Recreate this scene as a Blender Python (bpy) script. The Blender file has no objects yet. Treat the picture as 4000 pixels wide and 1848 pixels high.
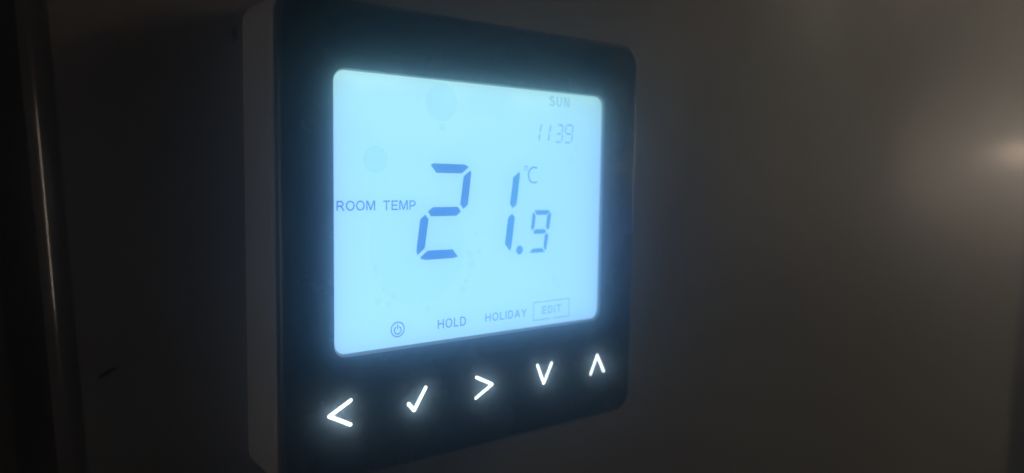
import bpy, bmesh, math, random
from mathutils import Matrix, Vector
random.seed(4)
S = bpy.context.scene
C = S.collection
MM = 0.001

# ------------------------------------------------------------------ camera
cam_d = bpy.data.cameras.new("camera")
cam = bpy.data.objects.new("camera", cam_d); C.objects.link(cam)
R = Matrix(((0.790178, 0.037973, -0.6117), (-0.612699, 0.072997, -0.786938), (0.01477, 0.996609, 0.080946)))
cam.matrix_world = Matrix.Translation((-87.983*MM, -121.704*MM, 12.64*MM)) @ R.to_4x4()
cam_d.sensor_fit = 'HORIZONTAL'; cam_d.sensor_width = 36.0
cam_d.lens = 36.0*2900/4000
cam_d.clip_start = 0.002; cam_d.clip_end = 20
cam_d.dof.use_dof = True
cam_d.dof.focus_distance = 0.1405
cam_d.dof.aperture_fstop = 9.5
S.camera = cam

# ------------------------------------------------------------------ world, exposure
w = bpy.data.worlds.new("World"); S.world = w; w.use_nodes = True
bg = w.node_tree.nodes["Background"]
bg.inputs[0].default_value = (1.0, 0.60, 0.34, 1); bg.inputs[1].default_value = 0.007
S.view_settings.view_transform = 'Standard'; S.view_settings.look = 'None'
S.view_settings.exposure = 0; S.view_settings.gamma = 1
cy = S.cycles
cy.use_denoising = True
cy.volume_bounces = 1; cy.max_bounces = 8; cy.transparent_max_bounces = 16
cy.use_light_tree = True

# ------------------------------------------------------------------ lamps
def area(name, loc, target, sx, sy, power, col):
    d = bpy.data.lights.new(name, 'AREA'); d.shape = 'RECTANGLE'; d.size = sx; d.size_y = sy
    d.energy = power; d.color = col
    o = bpy.data.objects.new(name, d); C.objects.link(o); o.location = loc
    o.rotation_euler = (Vector(target)-Vector(loc)).to_track_quat('-Z', 'Y').to_euler()
    return o
def bulb(name, loc, rad, power, col):
    d = bpy.data.lights.new(name, 'POINT'); d.shadow_soft_size = rad; d.energy = power; d.color = col
    o = bpy.data.objects.new(name, d); C.objects.link(o); o.location = loc
    return o
RIGHT_LAMP = bulb("lamp_right", (1.10, -0.228, 0.055), 0.016, 26.0, (1.0, 0.67, 0.46))
ROOM_FILL = area("lamp_room_fill", (0.95, -0.40, 0.34), (0.1, 0.0, 0.0), 0.22, 0.25, 5.6, (1.0, 0.63, 0.38))  # added soft fill to even out the wall's brightness; no such source known
GLINT_WARM = bulb("lamp_glint_warm", (0.56, -0.49, 0.035), 0.022, 0.20, (1.0, 0.66, 0.28))
GLINT_BLUE = bulb("lamp_glint_blue", (0.56, -0.49, -0.065), 0.04, 0.30, (0.42, 0.46, 1.0))
LEFT_STRIP = area("lamp_left_gap", (-0.62, -0.10, -0.05), (-0.075, 0.01, 0.0), 0.004, 0.15, 0.30, (1.0, 0.73, 0.53))

# ------------------------------------------------------------------ materials
def mat(name, base, rough=0.5, spec=0.5, metal=0.0):
    m = bpy.data.materials.new(name); m.use_nodes = True
    b = m.node_tree.nodes["Principled BSDF"]
    b.inputs["Base Color"].default_value = (*base, 1)
    b.inputs["Roughness"].default_value = rough
    b.inputs["Specular IOR Level"].default_value = spec
    b.inputs["Metallic"].default_value = metal
    return m
def N(m, t, **k):
    n = m.node_tree.nodes.new(t)
    for a, v in k.items(): setattr(n, a, v)
    return n
def L(m, a, b): m.node_tree.links.new(a, b)
def noise(m, scale, detail=4, rough=0.5, vec=None):
    tc = N(m, "ShaderNodeTexCoord"); n = N(m, "ShaderNodeTexNoise")
    n.inputs["Scale"].default_value = scale; n.inputs["Detail"].default_value = detail
    n.inputs["Roughness"].default_value = rough
    L(m, tc.outputs["Object"], n.inputs["Vector"])
    return n
def ramp(m, src, stops):
    r = N(m, "ShaderNodeValToRGB"); e = r.color_ramp.elements
    while len(e) < len(stops): e.new(0.5)
    for i, (p, c) in enumerate(stops):
        e[i].position = p; e[i].color = (*c, 1) if len(c) == 3 else c
    L(m, src, r.inputs[0]); return r
def bump(m, n, strength, dist):
    b = N(m, "ShaderNodeBump"); b.inputs["Strength"].default_value = strength; b.inputs["Distance"].default_value = dist
    L(m, n.outputs["Fac"], b.inputs["Height"])
    L(m, b.outputs[0], m.node_tree.nodes["Principled BSDF"].inputs["Normal"])
def P(m): return m.node_tree.nodes["Principled BSDF"]

M_wall = mat("wall_paint", (0.40, 0.36, 0.31), 0.42, 0.32)
n = noise(M_wall, 14, 5, 0.6)
r = ramp(M_wall, n.outputs["Fac"], [(0.3, (0.35, 0.26, 0.225)), (0.5, (0.39, 0.34, 0.275)), (0.7, (0.45, 0.41, 0.32))]); L(M_wall, r.outputs[0], P(M_wall).inputs["Base Color"])
n2 = noise(M_wall, 1100, 3, 0.6); bump(M_wall, n2, 0.22, 0.0002)
n3 = noise(M_wall, 9, 4, 0.6); r = ramp(M_wall, n3.outputs["Fac"], [(0.3, (0.42,)*3), (0.7, (0.60,)*3)]); L(M_wall, r.outputs[0], P(M_wall).inputs["Roughness"])
P(M_wall).inputs["Coat Weight"].default_value = 0.02
P(M_wall).inputs["Coat Roughness"].default_value = 0.12

M_dark = mat("dark_trim", (0.012, 0.016, 0.024), 0.6, 0.3)
n = noise(M_dark, 60, 4); r = ramp(M_dark, n.outputs["Fac"], [(0.3, (0.009, 0.012, 0.02)), (0.7, (0.016, 0.02, 0.03))]); L(M_dark, r.outputs[0], P(M_dark).inputs["Base Color"])

M_white = mat("white_plastic", (0.66, 0.65, 0.63), 0.38, 0.5)
n = noise(M_white, 900, 3, 0.6); bump(M_white, n, 0.12, 0.0001)
n = noise(M_white, 70, 4, 0.6); r = ramp(M_white, n.outputs["Fac"], [(0.3, (0.60, 0.59, 0.565)), (0.7, (0.70, 0.69, 0.67))]); L(M_white, r.outputs[0], P(M_white).inputs["Base Color"])
M_groove = mat("moulding_groove", (0.30, 0.29, 0.28), 0.5)

M_black = mat("black_gloss_acrylic", (0.010, 0.011, 0.013), 0.16, 0.5)
n = noise(M_black, 120, 6, 0.65); r = ramp(M_black, n.outputs["Fac"], [(0.35, (0.10,)*3), (0.68, (0.36,)*3)]); L(M_black, r.outputs[0], P(M_black).inputs["Roughness"])
n = noise(M_black, 90, 6, 0.7); r = ramp(M_black, n.outputs["Fac"], [(0.42, (0.006, 0.007, 0.008)), (0.62, (0.020, 0.020, 0.021)), (0.75, (0.045, 0.043, 0.040))]); L(M_black, r.outputs[0], P(M_black).inputs["Base Color"])
M_logo = mat("logo_print", (0.003, 0.003, 0.004), 0.8, 0.05)
M_bevel = mat("clear_bevel", (0.05, 0.055, 0.06), 0.32, 0.9)
M_lip = mat("milky_window_lip", (0.80, 0.86, 0.86), 0.35, 0.5)

def emis(name, col, st):
    m = bpy.data.materials.new(name); m.use_nodes = True; nt = m.node_tree
    nt.nodes.remove(nt.nodes["Principled BSDF"])
    e = nt.nodes.new("ShaderNodeEmission"); e.inputs[0].default_value = (*col, 1); e.inputs[1].default_value = st
    nt.links.new(e.outputs[0], nt.nodes["Material Output"].inputs[0]); return m, e
M_lcd, e_lcd = emis("backlit_lcd", (0.36, 0.75, 1.15), 1.0)
# backlight: a little greener and paler towards the LED row at the top edge, bluer at the foot, cloudy in between
tc = N(M_lcd, "ShaderNodeTexCoord"); sp = N(M_lcd, "ShaderNodeSeparateXYZ"); L(M_lcd, tc.outputs["Object"], sp.inputs[0])
nz = N(M_lcd, "ShaderNodeTexNoise"); nz.inputs["Scale"].default_value = 38; nz.inputs["Detail"].default_value = 4
L(M_lcd, tc.outputs["Object"], nz.inputs["Vector"])
mz = N(M_lcd, "ShaderNodeMapRange"); mz.inputs[1].default_value = -0.0200; mz.inputs[2].default_value = 0.0307
L(M_lcd, sp.outputs[2], mz.inputs[0])
ad = N(M_lcd, "ShaderNodeMath", operation='MULTIPLY_ADD'); ad.inputs[1].default_value = 0.5; L(M_lcd, nz.outputs["Fac"], ad.inputs[0]); 
sb = N(M_lcd, "ShaderNodeMath", operation='SUBTRACT'); L(M_lcd, mz.outputs[0], sb.inputs[0]); sb.inputs[1].default_value = 0.25
L(M_lcd, sb.outputs[0], ad.inputs[2])
rl = ramp(M_lcd, ad.outputs[0], [(0.0, (0.41, 0.77, 1.14)), (0.35, (0.395, 0.735, 1.14)), (0.7, (0.39, 0.725, 1.04)), (0.93, (0.42, 0.765, 0.84)), (1.0, (0.49, 0.86, 0.86))])
L(M_lcd, rl.outputs[0], e_lcd.inputs[0])
LCD_GAIN = 1.47
e_lcd.inputs[1].default_value = LCD_GAIN
M_icon, e_icon = emis("backlit_icon", (0.92, 1.0, 0.99), 5.0)
M_iconrim = mat("icon_cut_edge", (0.45, 0.43, 0.40), 0.5)

def tint(name, col):
    m = bpy.data.materials.new(name); m.use_nodes = True; nt = m.node_tree
    nt.nodes.remove(nt.nodes["Principled BSDF"])
    t = nt.nodes.new("ShaderNodeBsdfTransparent"); t.inputs[0].default_value = (*col, 1)
    nt.links.new(t.outputs[0], nt.nodes["Material Output"].inputs[0]); return m
T_main = tint("lcd_dark", (0.0, 0.14, 0.36))
T_one = tint("lcd_mid", (0.0, 0.22, 0.38))
T_nine = tint("lcd_mid_small", (0.02, 0.23, 0.34))
T_text = tint("lcd_text", (0.0, 0.08, 0.28))
T_hold = tint("lcd_text_lower", (0.0, 0.05, 0.15))
T_holiday = tint("lcd_text_faint", (0.10, 0.25, 0.42))
T_edit = tint("lcd_text_fainter", (0.36, 0.50, 0.58))
T_clock = tint("lcd_clock", (0.36, 0.50, 0.60))
T_sun = tint("lcd_day", (0.60, 0.73, 0.80))
T_mark = tint("dried_drop", (0.90, 0.945, 0.965))
T_mark_faint = tint("dried_drop_faint", (0.96, 0.98, 0.99))
T_mark_small = tint("dried_drop_small", (0.94, 0.96, 0.975))

# ------------------------------------------------------------------ mesh helpers (millimetres: x right, y into the wall, z up)
def new_obj(name, bm, m, parent=None, smooth=False, **props):
    me = bpy.data.meshes.new(name); bm.to_mesh(me); bm.free()
    me.materials.append(m)
    if smooth:
        for p in me.polygons: p.use_smooth = True
    o = bpy.data.objects.new(name, me); C.objects.link(o)
    if parent:
        o.parent = parent; o.matrix_parent_inverse = parent.matrix_world.inverted()
    for k, v in props.items(): o[k] = v
    return o
def V(x, y, z): return (x*MM, y*MM, z*MM)
def poly(pts, y, bm=None, facing=-1):
    bm = bm or bmesh.new()
    vs = [bm.verts.new(V(px, y, pz)) for px, pz in pts]
    f = bm.faces.new(vs)
    f.normal_update()
    if f.normal.y > 0: f.normal_flip()
    return bm
def rrect(x0, z0, x1, z1, r, n=12):
    out = []
    for cx_, cz_, a0 in ((x1-r, z1-r, 0), (x0+r, z1-r, 90), (x0+r, z0+r, 180), (x1-r, z0+r, 270)):
        for i in range(n+1):
            a = math.radians(a0 + 90*i/n); out.append((cx_+r*math.cos(a), cz_+r*math.sin(a)))
    return out
def loft(rings, bm=None, cap_first=False, cap_last=False):
    """rings: list of (pts2d, y) with equal counts"""
    bm = bm or bmesh.new()
    vr = [[bm.verts.new(V(x, y, z)) for x, z in pts] for pts, y in rings]
    for a, b in zip(vr, vr[1:]):
        k = len(a)
        for i in range(k):
            bm.faces.new((a[i], a[(i+1) % k], b[(i+1) % k], b[i]))
    if cap_first: bm.faces.new(vr[0])
    if cap_last: bm.faces.new(vr[-1])
    bmesh.ops.recalc_face_normals(bm, faces=bm.faces)
    return bm
def outline(pts, w_, cap='round', n=8):
    """outline of an open stroke of width w_, mitred inside and rounded outside"""
    h = w_/2; P_ = [Vector(p) for p in pts]
    def side(P_):
        o = []
        for i in range(len(P_)):
            if i == 0 or i == len(P_)-1:
                d = (P_[1]-P_[0]) if i == 0 else (P_[-1]-P_[-2]); d.normalize(); nn = Vector((-d.y, d.x))
                o.append(P_[i]+nn*h)
            else:
                d0 = (P_[i]-P_[i-1]).normalized(); d1 = (P_[i+1]-P_[i]).normalized()
                n0 = Vector((-d0.y, d0.x)); n1 = Vector((-d1.y, d1.x)); cr = d0.x*d1.y-d0.y*d1.x
                if abs(cr) < 1e-4: o.append(P_[i]+n0*h); continue
                if cr > 0:   # left side is inner
                    b = (n0+n1).normalized(); o.append(P_[i]+b*(h/max(0.25, b.dot(n0))))
                else:
                    a0 = math.atan2(n0.y, n0.x); a1 = math.atan2(n1.y, n1.x)
                    while a1 > a0: a1 -= 2*math.pi
                    k = max(2, int(n*(a0-a1)/math.pi)+1)
                    for j in range(k+1):
                        a = a0+(a1-a0)*j/k; o.append(P_[i]+Vector((math.cos(a), math.sin(a)))*h)
        return o
    def capf(p, d):
        if cap != 'round': return []
        a0 = math.atan2(d.x, -d.y)  # left normal (-dy,dx)
        a0 = math.atan2(d.x, -d.y)
        return [p+Vector((math.cos(a0-math.pi*j/n), math.sin(a0-math.pi*j/n)))*h for j in range(1, n)]
    d_end = (P_[-1]-P_[-2]).normalized(); d_st = (P_[0]-P_[1]).normalized()
    out = side(P_) + capf(P_[-1], d_end) + side(P_[::-1]) + capf(P_[0], d_st)
    return [(v.x, v.y) for v in out]
def stroke(bm, pts, w_, y, cap='flat'):
    poly(outline(pts, w_, cap), y, bm)
def ring(bm, cx_, cz_, rx, rz, w_, y, n=40):
    for i in range(n):
        a, b = 2*math.pi*i/n, 2*math.pi*(i+1)/n
        q = [(cx_+rr*math.cos(t)*0+(rx+s*w_/2)*math.cos(t), cz_+(rz+s*w_/2)*math.sin(t)) for rr, t, s in ((0, a, -1), (0, a, 1), (0, b, 1), (0, b, -1))]
        poly(q, y, bm)
    bmesh.ops.remove_doubles(bm, verts=bm.verts, dist=1e-7)
def disc(bm, cx_, cz_, r_, y, n=28, wob=0.0, rx=None):
    rx = rx or r_
    ph = random.random()*6
    poly([(cx_+(rx*(1+wob*math.sin(3*t+ph)))*math.cos(t), cz_+(r_*(1+wob*math.sin(2*t+ph)))*math.sin(t)) for t in [2*math.pi*i/n for i in range(n)]], y, bm)
def arc(cx_, cz_, rx, rz, a0, a1, n=14):
    return [(cx_+rx*math.cos(math.radians(a0+(a1-a0)*i/n)), cz_+rz*math.sin(math.radians(a0+(a1-a0)*i/n))) for i in range(n+1)]

# ------------------------------------------------------------------ setting
D = 18.0                     # face of the wall behind the thermostat body
def wall_edge_x(z): return -73.55 + (38.0-z)*0.0467 - 3.3      # the wall's outer corner leans slightly
bm = bmesh.new()
zs = [250, 180, 120, 60, 30, 0, -30, -60, -120, -180, -250]
RC = 4.0
rows = []
for z in zs:
    xe = wall_edge_x(z); row = [(xe, 140, z), (xe, 80, z), (xe, D+RC+8, z)]
    for i in range(0, 13):
        a = math.pi/2*i/12; row.append((xe+RC-RC*math.cos(a), D+RC-RC*math.sin(a), z))
    row += [(x, D, z) for x in (xe+RC+0.6, -55, -30, 0, 60, 140, 240, 352.2, 353.7)]
    row += [(354.3, D+0.3, z), (354.6, D+1.0, z), (354.6, D+90, z)]
    rows.append([bm.verts.new(V(*p)) for p in row])
for a, b in zip(rows, rows[1:]):
    for i in range(len(a)-1): bm.faces.new((a[i], a[i+1], b[i+1], b[i]))
bmesh.ops.recalc_face_normals(bm, faces=bm.faces)
# normals towards the room
me_chk = [f for f in bm.faces if abs(f.normal.y) > .9 and abs(f.calc_center_median().y-D*MM) < 1e-4]
if me_chk and me_chk[0].normal.y > 0: bmesh.ops.reverse_faces(bm, faces=bm.faces)
wall = new_obj("wall", bm, M_wall, smooth=True, kind="structure")
M_shaded_return = mat('shaded_return', (0.03, 0.022, 0.02), 0.7, 0.2)  # side return of the wall, its colour darkened to stand for shadow
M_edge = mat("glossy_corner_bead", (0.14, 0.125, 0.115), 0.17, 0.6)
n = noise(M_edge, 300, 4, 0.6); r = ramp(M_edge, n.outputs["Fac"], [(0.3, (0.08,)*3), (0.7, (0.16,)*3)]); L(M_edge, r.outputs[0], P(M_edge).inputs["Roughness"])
wall.data.materials.append(M_edge); wall.data.materials.append(M_shaded_return)
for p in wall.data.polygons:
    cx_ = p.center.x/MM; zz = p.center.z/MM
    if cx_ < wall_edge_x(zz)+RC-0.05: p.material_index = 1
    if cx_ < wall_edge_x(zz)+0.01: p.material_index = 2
wall["label"] = "dark painted wall with rounded outer corner at its left"

# small dark spots on the wall: chipped paint, and one beside the housing
def spot_mesh(cx_, cz_, rx, rz, rot, seed):
    rnd = random.Random(seed); n = 18; bm = bmesh.new()
    pts, inn = [], []
    for i in range(n):
        t = 2*math.pi*i/n; k = 1+0.28*rnd.uniform(-1, 1)
        x, z = rx*k*math.cos(t), rz*k*math.sin(t)
        x, z = x*math.cos(rot)-z*math.sin(rot), x*math.sin(rot)+z*math.cos(rot)
        pts.append((cx_+x, cz_+z)); inn.append((cx_+x*.8, cz_+z*.8))
    loft([(pts, D-0.06), (inn, D-0.02)], bm, cap_last=True)
    for f in bm.faces:
        if f.normal.y > 0: f.normal_flip()
    return bm
M_chip_spot = mat("chip_spot_dark", (0.006, 0.005, 0.005), 0.95, 0.0)
new_obj("chip_spot", spot_mesh(-66.0, -21.6, 1.5, 0.42, 0.45, 3), M_chip_spot, wall)
new_obj("chip_spot", spot_mesh(-43.9, 37.6, 0.6, 1.5, 0.0, 7), M_chip_spot, wall)

bm = bmesh.new()   # dark upright beyond the right end of the wall
prof = [(358.0, D+90), (358.0, D+4), (359.5, D+2.5), (420, D+2.5), (420, D+90)]
for z0, z1 in ((-250, 250),):
    a = [bm.verts.new(V(x, y, z0)) for x, y in prof]; b = [bm.verts.new(V(x, y, z1)) for x, y in prof]
    for i in range(len(prof)): bm.faces.new((a[i], a[(i+1) % 5], b[(i+1) % 5], b[i]))
    bm.faces.new(a); bm.faces.new(b)
bmesh.ops.recalc_face_normals(bm, faces=bm.faces)
jamb = new_obj("door_jamb", bm, M_dark)
jamb["label"] = "dark upright door jamb at the right end of the wall"; jamb["category"] = "door frame"

# ------------------------------------------------------------------ thermostat
T = bpy.data.objects.new("room_thermostat", None); C.objects.link(T)
T.location = V(0, D, -43); T.empty_display_size = 0.02
T["label"] = "square wall thermostat with lit blue display reading 21.9 and black glossy face"
T["category"] = "thermostat"
bpy.context.view_layer.update()

YF = -0.6       # front of the black face
YL = 0.0        # plane of the display
H = 43.0
def rr(h, r, dz=0): return rrect(-h, -h, h, h, r, 14)
# white body with softened front and back edges
bm = loft([(rr(H-0.9, 2.8), D-0.02), (rr(H-0.2, 3.1), D-1.0), (rr(H, 3.2), D-2.2), (rr(H, 3.4), 3.4), (rr(H-0.1, 3.5), 2.7), (rr(H-0.5, 3.4), 2.35), (rr(H-0.5, 3.4), 2.1), (rr(H-0.15, 3.9), 1.9), (rr(H-0.15, 3.9), 1.3)], cap_last=True)
body = new_obj("housing", bm, M_white, T, smooth=False)
for p in body.data.polygons:
    p.use_smooth = len(p.vertices) == 4
# moulded clip mark on the left flank
bm = bmesh.new()
mk = arc(13.4, -13.3, 5.2, 2.0, -75, 75, 20)   # (y, z)
for i in range(20):
    (y0, z0), (y1, z1) = mk[i], mk[i+1]
    d = Vector((y1-y0, z1-z0)).normalized(); nn = Vector((-d.y, d.x))*0.14*math.sin(math.pi*(i+.5)/20)
    bm.faces.new([bm.verts.new(V(-H-0.02, y, z)) for y, z in ((y0-nn.x, z0-nn.y), (y0+nn.x, z0+nn.y), (y1+nn.x, z1+nn.y), (y1-nn.x, z1-nn.y))])
new_obj("clip_mark", bm, M_groove, body)

# black face plate with a window for the display
SX0, SX1, SZ0, SZ1 = -32.95, 31.79, -19.61, 30.64
outer = rrect(-H+0.9, -H+0.9, H-0.9, H-0.9, 3.5, 12)
inner = rrect(SX0-0.34, SZ0-0.52, SX1+0.36, SZ1+0.30, 2.35, 12)
bm = bmesh.new()
vo = [bm.verts.new(V(x, YF, z)) for x, z in outer]; vi = [bm.verts.new(V(x, YF, z)) for x, z in inner]
k = len(vo)
for i in range(k): bm.faces.new((vo[i], vo[(i+1) % k], vi[(i+1) % k], vi[i]))
for f in bm.faces:
    f.normal_update()
    if f.normal.y > 0: f.normal_flip()
face = new_obj("face_plate", bm, M_black, T)
# bevelled clear rim of the face plate
bm = loft([(outer, YF), (rrect(-H+0.62, -H+0.62, H-0.62, H-0.62, 3.7, 12), YF+0.06), (rrect(-H+0.25, -H+0.25, H-0.25, H-0.25, 3.85, 12), YF+0.45), (rrect(-H+0.1, -H+0.1, H-0.1, H-0.1, 3.95, 12), YF+0.9), (rrect(-H+0.1, -H+0.1, H-0.1, H-0.1, 3.95, 12), 1.25)])
new_obj("bevelled_edge", bm, M_bevel, T, smooth=True)
# lip round the window, catching the display's light
bm = loft([(inner, YF), (rrect(SX0-0.30, SZ0-0.46, SX1+0.32, SZ1+0.26, 2.3, 12), YF+0.02), (rrect(SX0, SZ0, SX1, SZ1, 2.05, 12), YL+0.02)])
cxm, czm = (SX0+SX1)/2*MM, (SZ0+SZ1)/2*MM
for f in bm.faces:   # face the middle of the window
    c_ = f.calc_center_median()
    if f.normal.y > 0 or f.normal.dot(Vector((cxm-c_.x, 0, czm-c_.z))) < 0 and abs(f.normal.y) < .99: f.normal_flip()
new_obj("window_lip", bm, M_lip, T, smooth=True)
# display
lcd = new_obj("display", poly(rrect(SX0-0.1, SZ0-0.1, SX1+0.1, SZ1+0.1, 2.1, 12), YL+0.04), M_lcd, T)
YS = YL-0.0

segs = {
 'two': (T_main, [
  [(-13.24,14.56),(-12.77,14.83),(-12.34,14.87),(-5.65,14.81),(-5.14,14.71),(-4.49,14.31),(-6.09,13.04),(-11.95,13.07)],
  [(-4.0,13.68),(-3.83,13.17),(-4.59,6.89),(-5.64,6.04),(-6.39,7.02),(-5.65,12.46)],
  [(-13.78,5.63),(-12.75,6.5),(-6.93,6.5),(-6.26,5.55),(-7.28,4.73),(-13.11,4.74)],
  [(-14.38,5.12),(-13.64,4.22),(-14.45,-1.32),(-16.02,-2.57),(-16.17,-2.2),(-16.28,-1.64),(-15.48,4.26)],
  [(-13.8,-1.82),(-8.07,-1.83),(-6.89,-3.33),(-7.74,-3.57),(-14.15,-3.59),(-15.01,-3.44),(-15.53,-3.12)]]),
 'one': (T_one, [
  [(8.33,13.59),(8.49,13.05),(7.71,6.82),(6.71,6.01),(5.96,6.88),(6.74,12.44)],
  [(6.58,4.91),(7.31,4.09),(6.45,-2.26),(6.06,-2.85),(4.79,-1.31),(5.55,4.12)]]),
 'nine': (T_nine, [
  [(12.56,5.33),(12.82,5.49),(16.67,5.47),(16.9,5.21),(16.2,4.49),(13.27,4.49)],
  [(12.32,5.09),(12.95,4.33),(12.64,1.86),(12.06,1.24),(11.71,1.72),(12.09,4.8)],
  [(17.01,5.04),(17.27,4.66),(16.82,1.56),(16.28,1.18),(15.88,1.76),(16.13,4.26)],
  [(12.31,0.96),(12.91,1.4),(15.46,1.4),(15.96,0.88),(15.42,0.44),(12.67,0.45)],
  [(16.19,0.54),(16.59,0.0),(16.01,-3.24),(15.28,-2.7),(15.54,0.14)],
  [(11.42,-3.47),(12.26,-2.72),(14.9,-2.68),(15.57,-3.43),(15.36,-3.58),(11.69,-3.58)]])}
for key, (m, polys) in segs.items():
    for pg in polys:
        new_obj("digit_segment", poly(pg, YS), m, lcd)
bm = bmesh.new(); disc(bm, 8.68, -2.79, 0.92, YS, 32, 0, 0.88); new_obj("decimal_point", bm, T_one, lcd)
clock = [[(14.08,23.71),(13.76,22.1)],[(13.69,21.73),(13.49,20.32)],[(16.72,23.67),(16.42,22.23)],[(16.33,21.86),(16.13,20.3)],
 [(18.8,23.85),(20.04,23.77)],[(20.24,23.67),(19.96,22.21)],[(18.53,21.92),(19.67,21.94)],[(20.09,21.81),(19.91,20.39)],[(18.23,20.14),(19.64,20.12)],
 [(21.36,23.95),(22.93,23.89)],[(21.12,23.71),(20.91,22.22)],[(23.14,23.77),(22.93,22.26)],[(21.11,22.04),(22.61,22.0)],[(22.99,21.94),(22.78,20.47)],[(20.81,20.11),(22.4,20.18)]]
groups = [clock[:2], clock[2:4], clock[4:9], clock[9:]]
for g in groups:
    bm = bmesh.new()
    for s in g: stroke(bm, s, 0.37, YS)
    new_obj("clock_digit", bm, T_clock, lcd)
bm = bmesh.new(); ring(bm, 10.06, 14.38, 0.40, 0.42, 0.17, YS, 24)
stroke(bm, [(13.1,14.44),(12.72,14.57),(12.35,14.59),(11.95,14.55),(11.61,14.42),(11.3,14.2),(11.05,13.9),(10.88,13.5),(10.8,13.05),(10.85,12.55),(10.98,12.15),(11.2,11.8),(11.52,11.53),(11.9,11.39),(12.29,11.34),(12.75,11.4),(13.17,11.55)], 0.33, YS)
new_obj("degree_unit", bm, T_nine, lcd)

# --- thin sans lettering drawn as strokes; each glyph on a unit cell (w, strokes), height 1
def bowl(x0, x1, z0, z1):      # stem-side open bowl, clockwise from top left to bottom left
    rz = (z1-z0)/2; rx = min((x1-x0)*.62, rz*1.15)
    return [(x0, z1)] + arc(x1-rx, (z0+z1)/2, rx, rz, 90, -90, 14) + [(x0, z0)]
def glyph(ch, w_):
    h = w_/2; t = 1-h; b = h
    if ch == 'O': return 0.78, 'ring', []
    if ch == 'H': return .70, '', [[(h,0),(h,1)],[(.70-h,0),(.70-h,1)],[(w_,.53),(.70-w_,.53)]]
    if ch == 'L': return .55, '', [[(h,1),(h,b),(.55,b)]]
    if ch == 'D': return .70, '', [[(h,0),(h,1)], bowl(w_, .70-h, b, t)]
    if ch == 'I': return w_, '', [[(h,0),(h,1)]]
    if ch == 'A': return .72, '', [[(h*.6,0),(.36,1-h*.3),(.72-h*.6,0)],[(.36-.20,.33),(.36+.20,.33)]]
    if ch == 'Y': return .70, '', [[(h*.7,1),(.35,.45),(.70-h*.7,1)],[(.35,.43),(.35,0)]]
    if ch == 'R': return .70, '', [[(h,0),(h,1)], bowl(w_, .66-h, .47, t), [(.36,.46-h),(.42,.42),(.70-h*.6,0)]]
    if ch == 'P': return .64, '', [[(h,0),(h,1)], bowl(w_, .64-h, .43, t)]
    if ch == 'M': return .84, '', [[(h,0),(h,1)],[(.84-h,0),(.84-h,1)],[(w_*.9,1),(.42,.06),(.84-w_*.9,1)]]
    if ch == 'N': return .68, '', [[(h,0),(h,1)],[(.68-h,0),(.68-h,1)],[(w_,.97),(.68-w_,.03)]]
    if ch == 'T': return .64, '', [[(0,t),(.64,t)],[(.32,1-w_),(.32,0)]]
    if ch == 'E': return .60, '', [[(.60,t),(h,t),(h,b),(.62,b)],[(w_,.52),(.57,.52)]]
    if ch == 'U': return .66, '', [[(h,1)]+[(h,.34)]+arc(.33,.33,.33-h,.33-h,180,360,12)[1:-1]+[(.66-h,.34),(.66-h,1)]]
    if ch == 'S': return .64, '', [arc(.32,.745,.29-h*.6,.255-h,20,180,12)+[(.10,.62),(.32,.52),(.55,.40)][0:0]+arc(.32,.745,.26-h*.6,.235-h,180,262,5)[1:]+arc(.33,.265,.29-h*.4,.235,82,0,6)+arc(.32,.265,.30-h*.4,.265-h,0,-165,14)[1:]]
def word(name, txt, x0, x1, z0, z1, wt, m, label=None, gap=.13):
    """set a word to fill the box x0..x1, z0..z1 (mm)"""
    hh = z1-z0; wu = wt/hh
    gl = [glyph(c, wu) for c in txt]
    tot = sum(g[0] for g in gl)+gap*(len(gl)-1); sx = (x1-x0)/tot
    bm = bmesh.new(); x = 0
    for g in gl:
        if g[1] == 'ring':
            ring(bm, x0+(x+g[0]/2)*sx, (z0+z1)/2, g[0]/2*sx-wt/2, hh/2-wt/2+.02, wt, YS, 36)
        for s in g[2]:
            stroke(bm, [(x0+(x+px)*sx, z0+pz*hh) for px, pz in s], wt, YS)
        x += g[0]+gap
    o = new_obj(name, bm, m, lcd)
    if label: o["label"] = label
    return o
word("display_word", "ROOM", -32.48, -24.92, 6.11, 7.88, 0.25, T_text, "word ROOM", .12)
word("display_word", "TEMP", -23.34, -16.45, 6.07, 7.86, 0.25, T_text, "word TEMP", .13)
word("display_word", "HOLD", -11.42, -4.74, -17.33, -15.50, 0.24, T_hold, "word HOLD", .19)
word("display_word", "HOLIDAY", 0.02, 10.87, -17.18, -15.46, 0.24, T_holiday, "word HOLIDAY", .19)
word("display_word", "SUN", 16.08, 22.04, 27.68, 29.84, 0.44, T_sun, "word SUN", .16)
word("display_word", "EDIT", 15.2, 20.68, -17.14, -15.43, 0.30, T_edit, "word EDIT in a box", .20)
bm = bmesh.new()
stroke(bm, [(18.29,-18.3),(23.05,-18.3),(23.05,-14.4),(12.8,-14.4),(12.8,-18.3),(17.48,-18.3)], 0.19, YS)
new_obj("edit_frame", bm, T_edit, lcd)
bm = bmesh.new(); ring(bm, -20.25, -16.38, 1.38, 1.38, 0.21, YS, 44)
stroke(bm, arc(-20.25, -16.55, 0.72, 0.72, 122, 418, 26), 0.21, YS, 'round'); stroke(bm, [(-20.25,-15.48),(-20.25,-16.22)], 0.2, YS, 'round')
new_obj("power_symbol", bm, T_hold, lcd)

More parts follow.
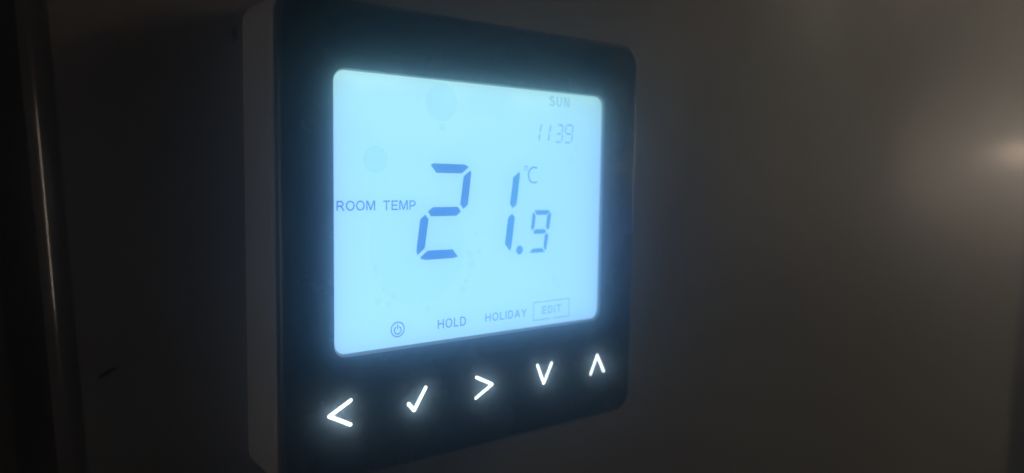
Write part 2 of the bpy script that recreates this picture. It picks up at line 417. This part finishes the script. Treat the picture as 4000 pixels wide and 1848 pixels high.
# dried droplets on the window, the large ones apart
def mark(c, m, wob=0.01, y=-0.12, rx=None):
    bm = bmesh.new(); disc(bm, c[0], c[1], c[2], y, 48, wob, rx)
    return new_obj("dried_droplet", bm, m, lcd)
mark((-11.01,26.49,3.58), T_mark, .012)
mark((-24.92,15.29,2.49), T_mark, .01)
mark((-10.79,21.8,.73), T_mark, .03)
mark((-15.82,-1.51,10.48), T_mark_faint, .015, -0.10)
bm = bmesh.new()
smalls = [(-26.74,27.57,.27),(-23.16,12.08,.28),(-2.78,.99,.47),(-.76,1.27,.35),(-4.04,-2.97,.95),(-1.88,-2.51,.73),(-3.69,-5.18,.92),(-4.17,-7.3,.34),(-4.96,-8.37,.53),(-1.03,-8.47,.29),(-5.62,-10.08,.76),(-4.56,-.07,.23),(-24.42,-10.72,.7),(-22.22,-11.33,.62),(-24.68,-5.77,.26),(-23.36,-5.86,.21),(-23.46,-8.64,.32),(-13.81,-13.04,.7),(-.03,-6.86,.19),(-24.9,-4.57,.52),(-21.3,-10.12,.53),(12.68,-5.38,.28),(18.4,-9.56,1.05),(19.54,-11.11,.74),(19.13,-5.96,.52),(22.6,16.5,.6),(24.6,13.9,.4),(24.0,18.9,.8)]
for c in smalls: disc(bm, c[0], c[1], c[2], -0.13, 20, .06)
dr = new_obj("small_droplets", bm, T_mark_small, lcd, kind="stuff")

# button icons: lit strokes inside a paler cut edge
icons = [("left arrow", [(-30.16,-28.1),(-34.29,-30.29),(-30.22,-32.56)], .66), ("tick", [(-14.47,-28.35),(-17.0,-32.33),(-18.23,-30.91)], .70),
         ("right arrow", [(-2.45,-28.22),(1.5,-30.28),(-2.54,-32.49)], .62), ("down arrow", [(13.64,-28.1),(15.52,-32.33),(17.65,-28.15)], .60), ("up arrow", [(29.63,-32.5),(31.59,-28.3),(33.76,-32.4)], .60)]
for nm, pts, wd in icons:
    bm = bmesh.new(); poly(outline(pts, wd, 'round'), YF-0.03, bm)
    ic = new_obj("button_icon", bm, M_icon, T); ic["label"] = "lit "+nm+" symbol"
    bm = loft([(outline(pts, wd+0.32, 'round'), YF-0.004), (outline(pts, wd+0.20, 'round'), YF-0.13), (outline(pts, wd, 'round'), YF-0.035)])
    new_obj("icon_rim", bm, M_iconrim, ic)

# faint dark maker's name above the display
cu = bpy.data.curves.new("maker_name", 'FONT'); cu.body = "heatmiser"; cu.size = 1.0; cu.resolution_u = 3
to = bpy.data.objects.new("maker_name_src", cu); C.objects.link(to)
bpy.context.view_layer.update()
me = bpy.data.meshes.new_from_object(to.evaluated_get(bpy.context.evaluated_depsgraph_get()))
bpy.data.objects.remove(to)
xs = [v.co.x for v in me.vertices]; ys = [v.co.y for v in me.vertices]
kx = 21.6/(max(xs)-min(xs)); kz = 2.6/(max(ys)-min(ys))
for v in me.vertices:
    v.co = Vector(V(-10.9+(v.co.x-min(xs))*kx, YF-0.02, 34.3+(v.co.y-min(ys))*kz))
me.materials.clear(); me.materials.append(M_logo)
lo = bpy.data.objects.new("maker_name", me); C.objects.link(lo); lo.parent = T; lo.matrix_parent_inverse = T.matrix_world.inverted()

# ------------------------------------------------------------------ added scattering volume that imitates lens glow round the display
bm = bmesh.new()
bmesh.ops.create_cube(bm, size=1.0)
for v in bm.verts: v.co = Vector((0.15+v.co.x*0.62, v.co.y*0.33, v.co.z*0.52))
M_lens_glow = bpy.data.materials.new("lens_glow"); M_lens_glow.use_nodes = True; nt = M_lens_glow.node_tree
nt.nodes.remove(nt.nodes["Principled BSDF"])
pv = nt.nodes.new("ShaderNodeVolumePrincipled"); pv.inputs["Color"].default_value = (0.62, 0.82, 1.0, 1)
pv.inputs["Density"].default_value = 6.3; pv.inputs["Anisotropy"].default_value = 0.978
nt.links.new(pv.outputs[0], nt.nodes["Material Output"].inputs["Volume"])
hz = new_obj("lens_glow", bm, M_lens_glow, kind="stuff"); hz["label"] = "added volume imitating lens glow round the lit display"
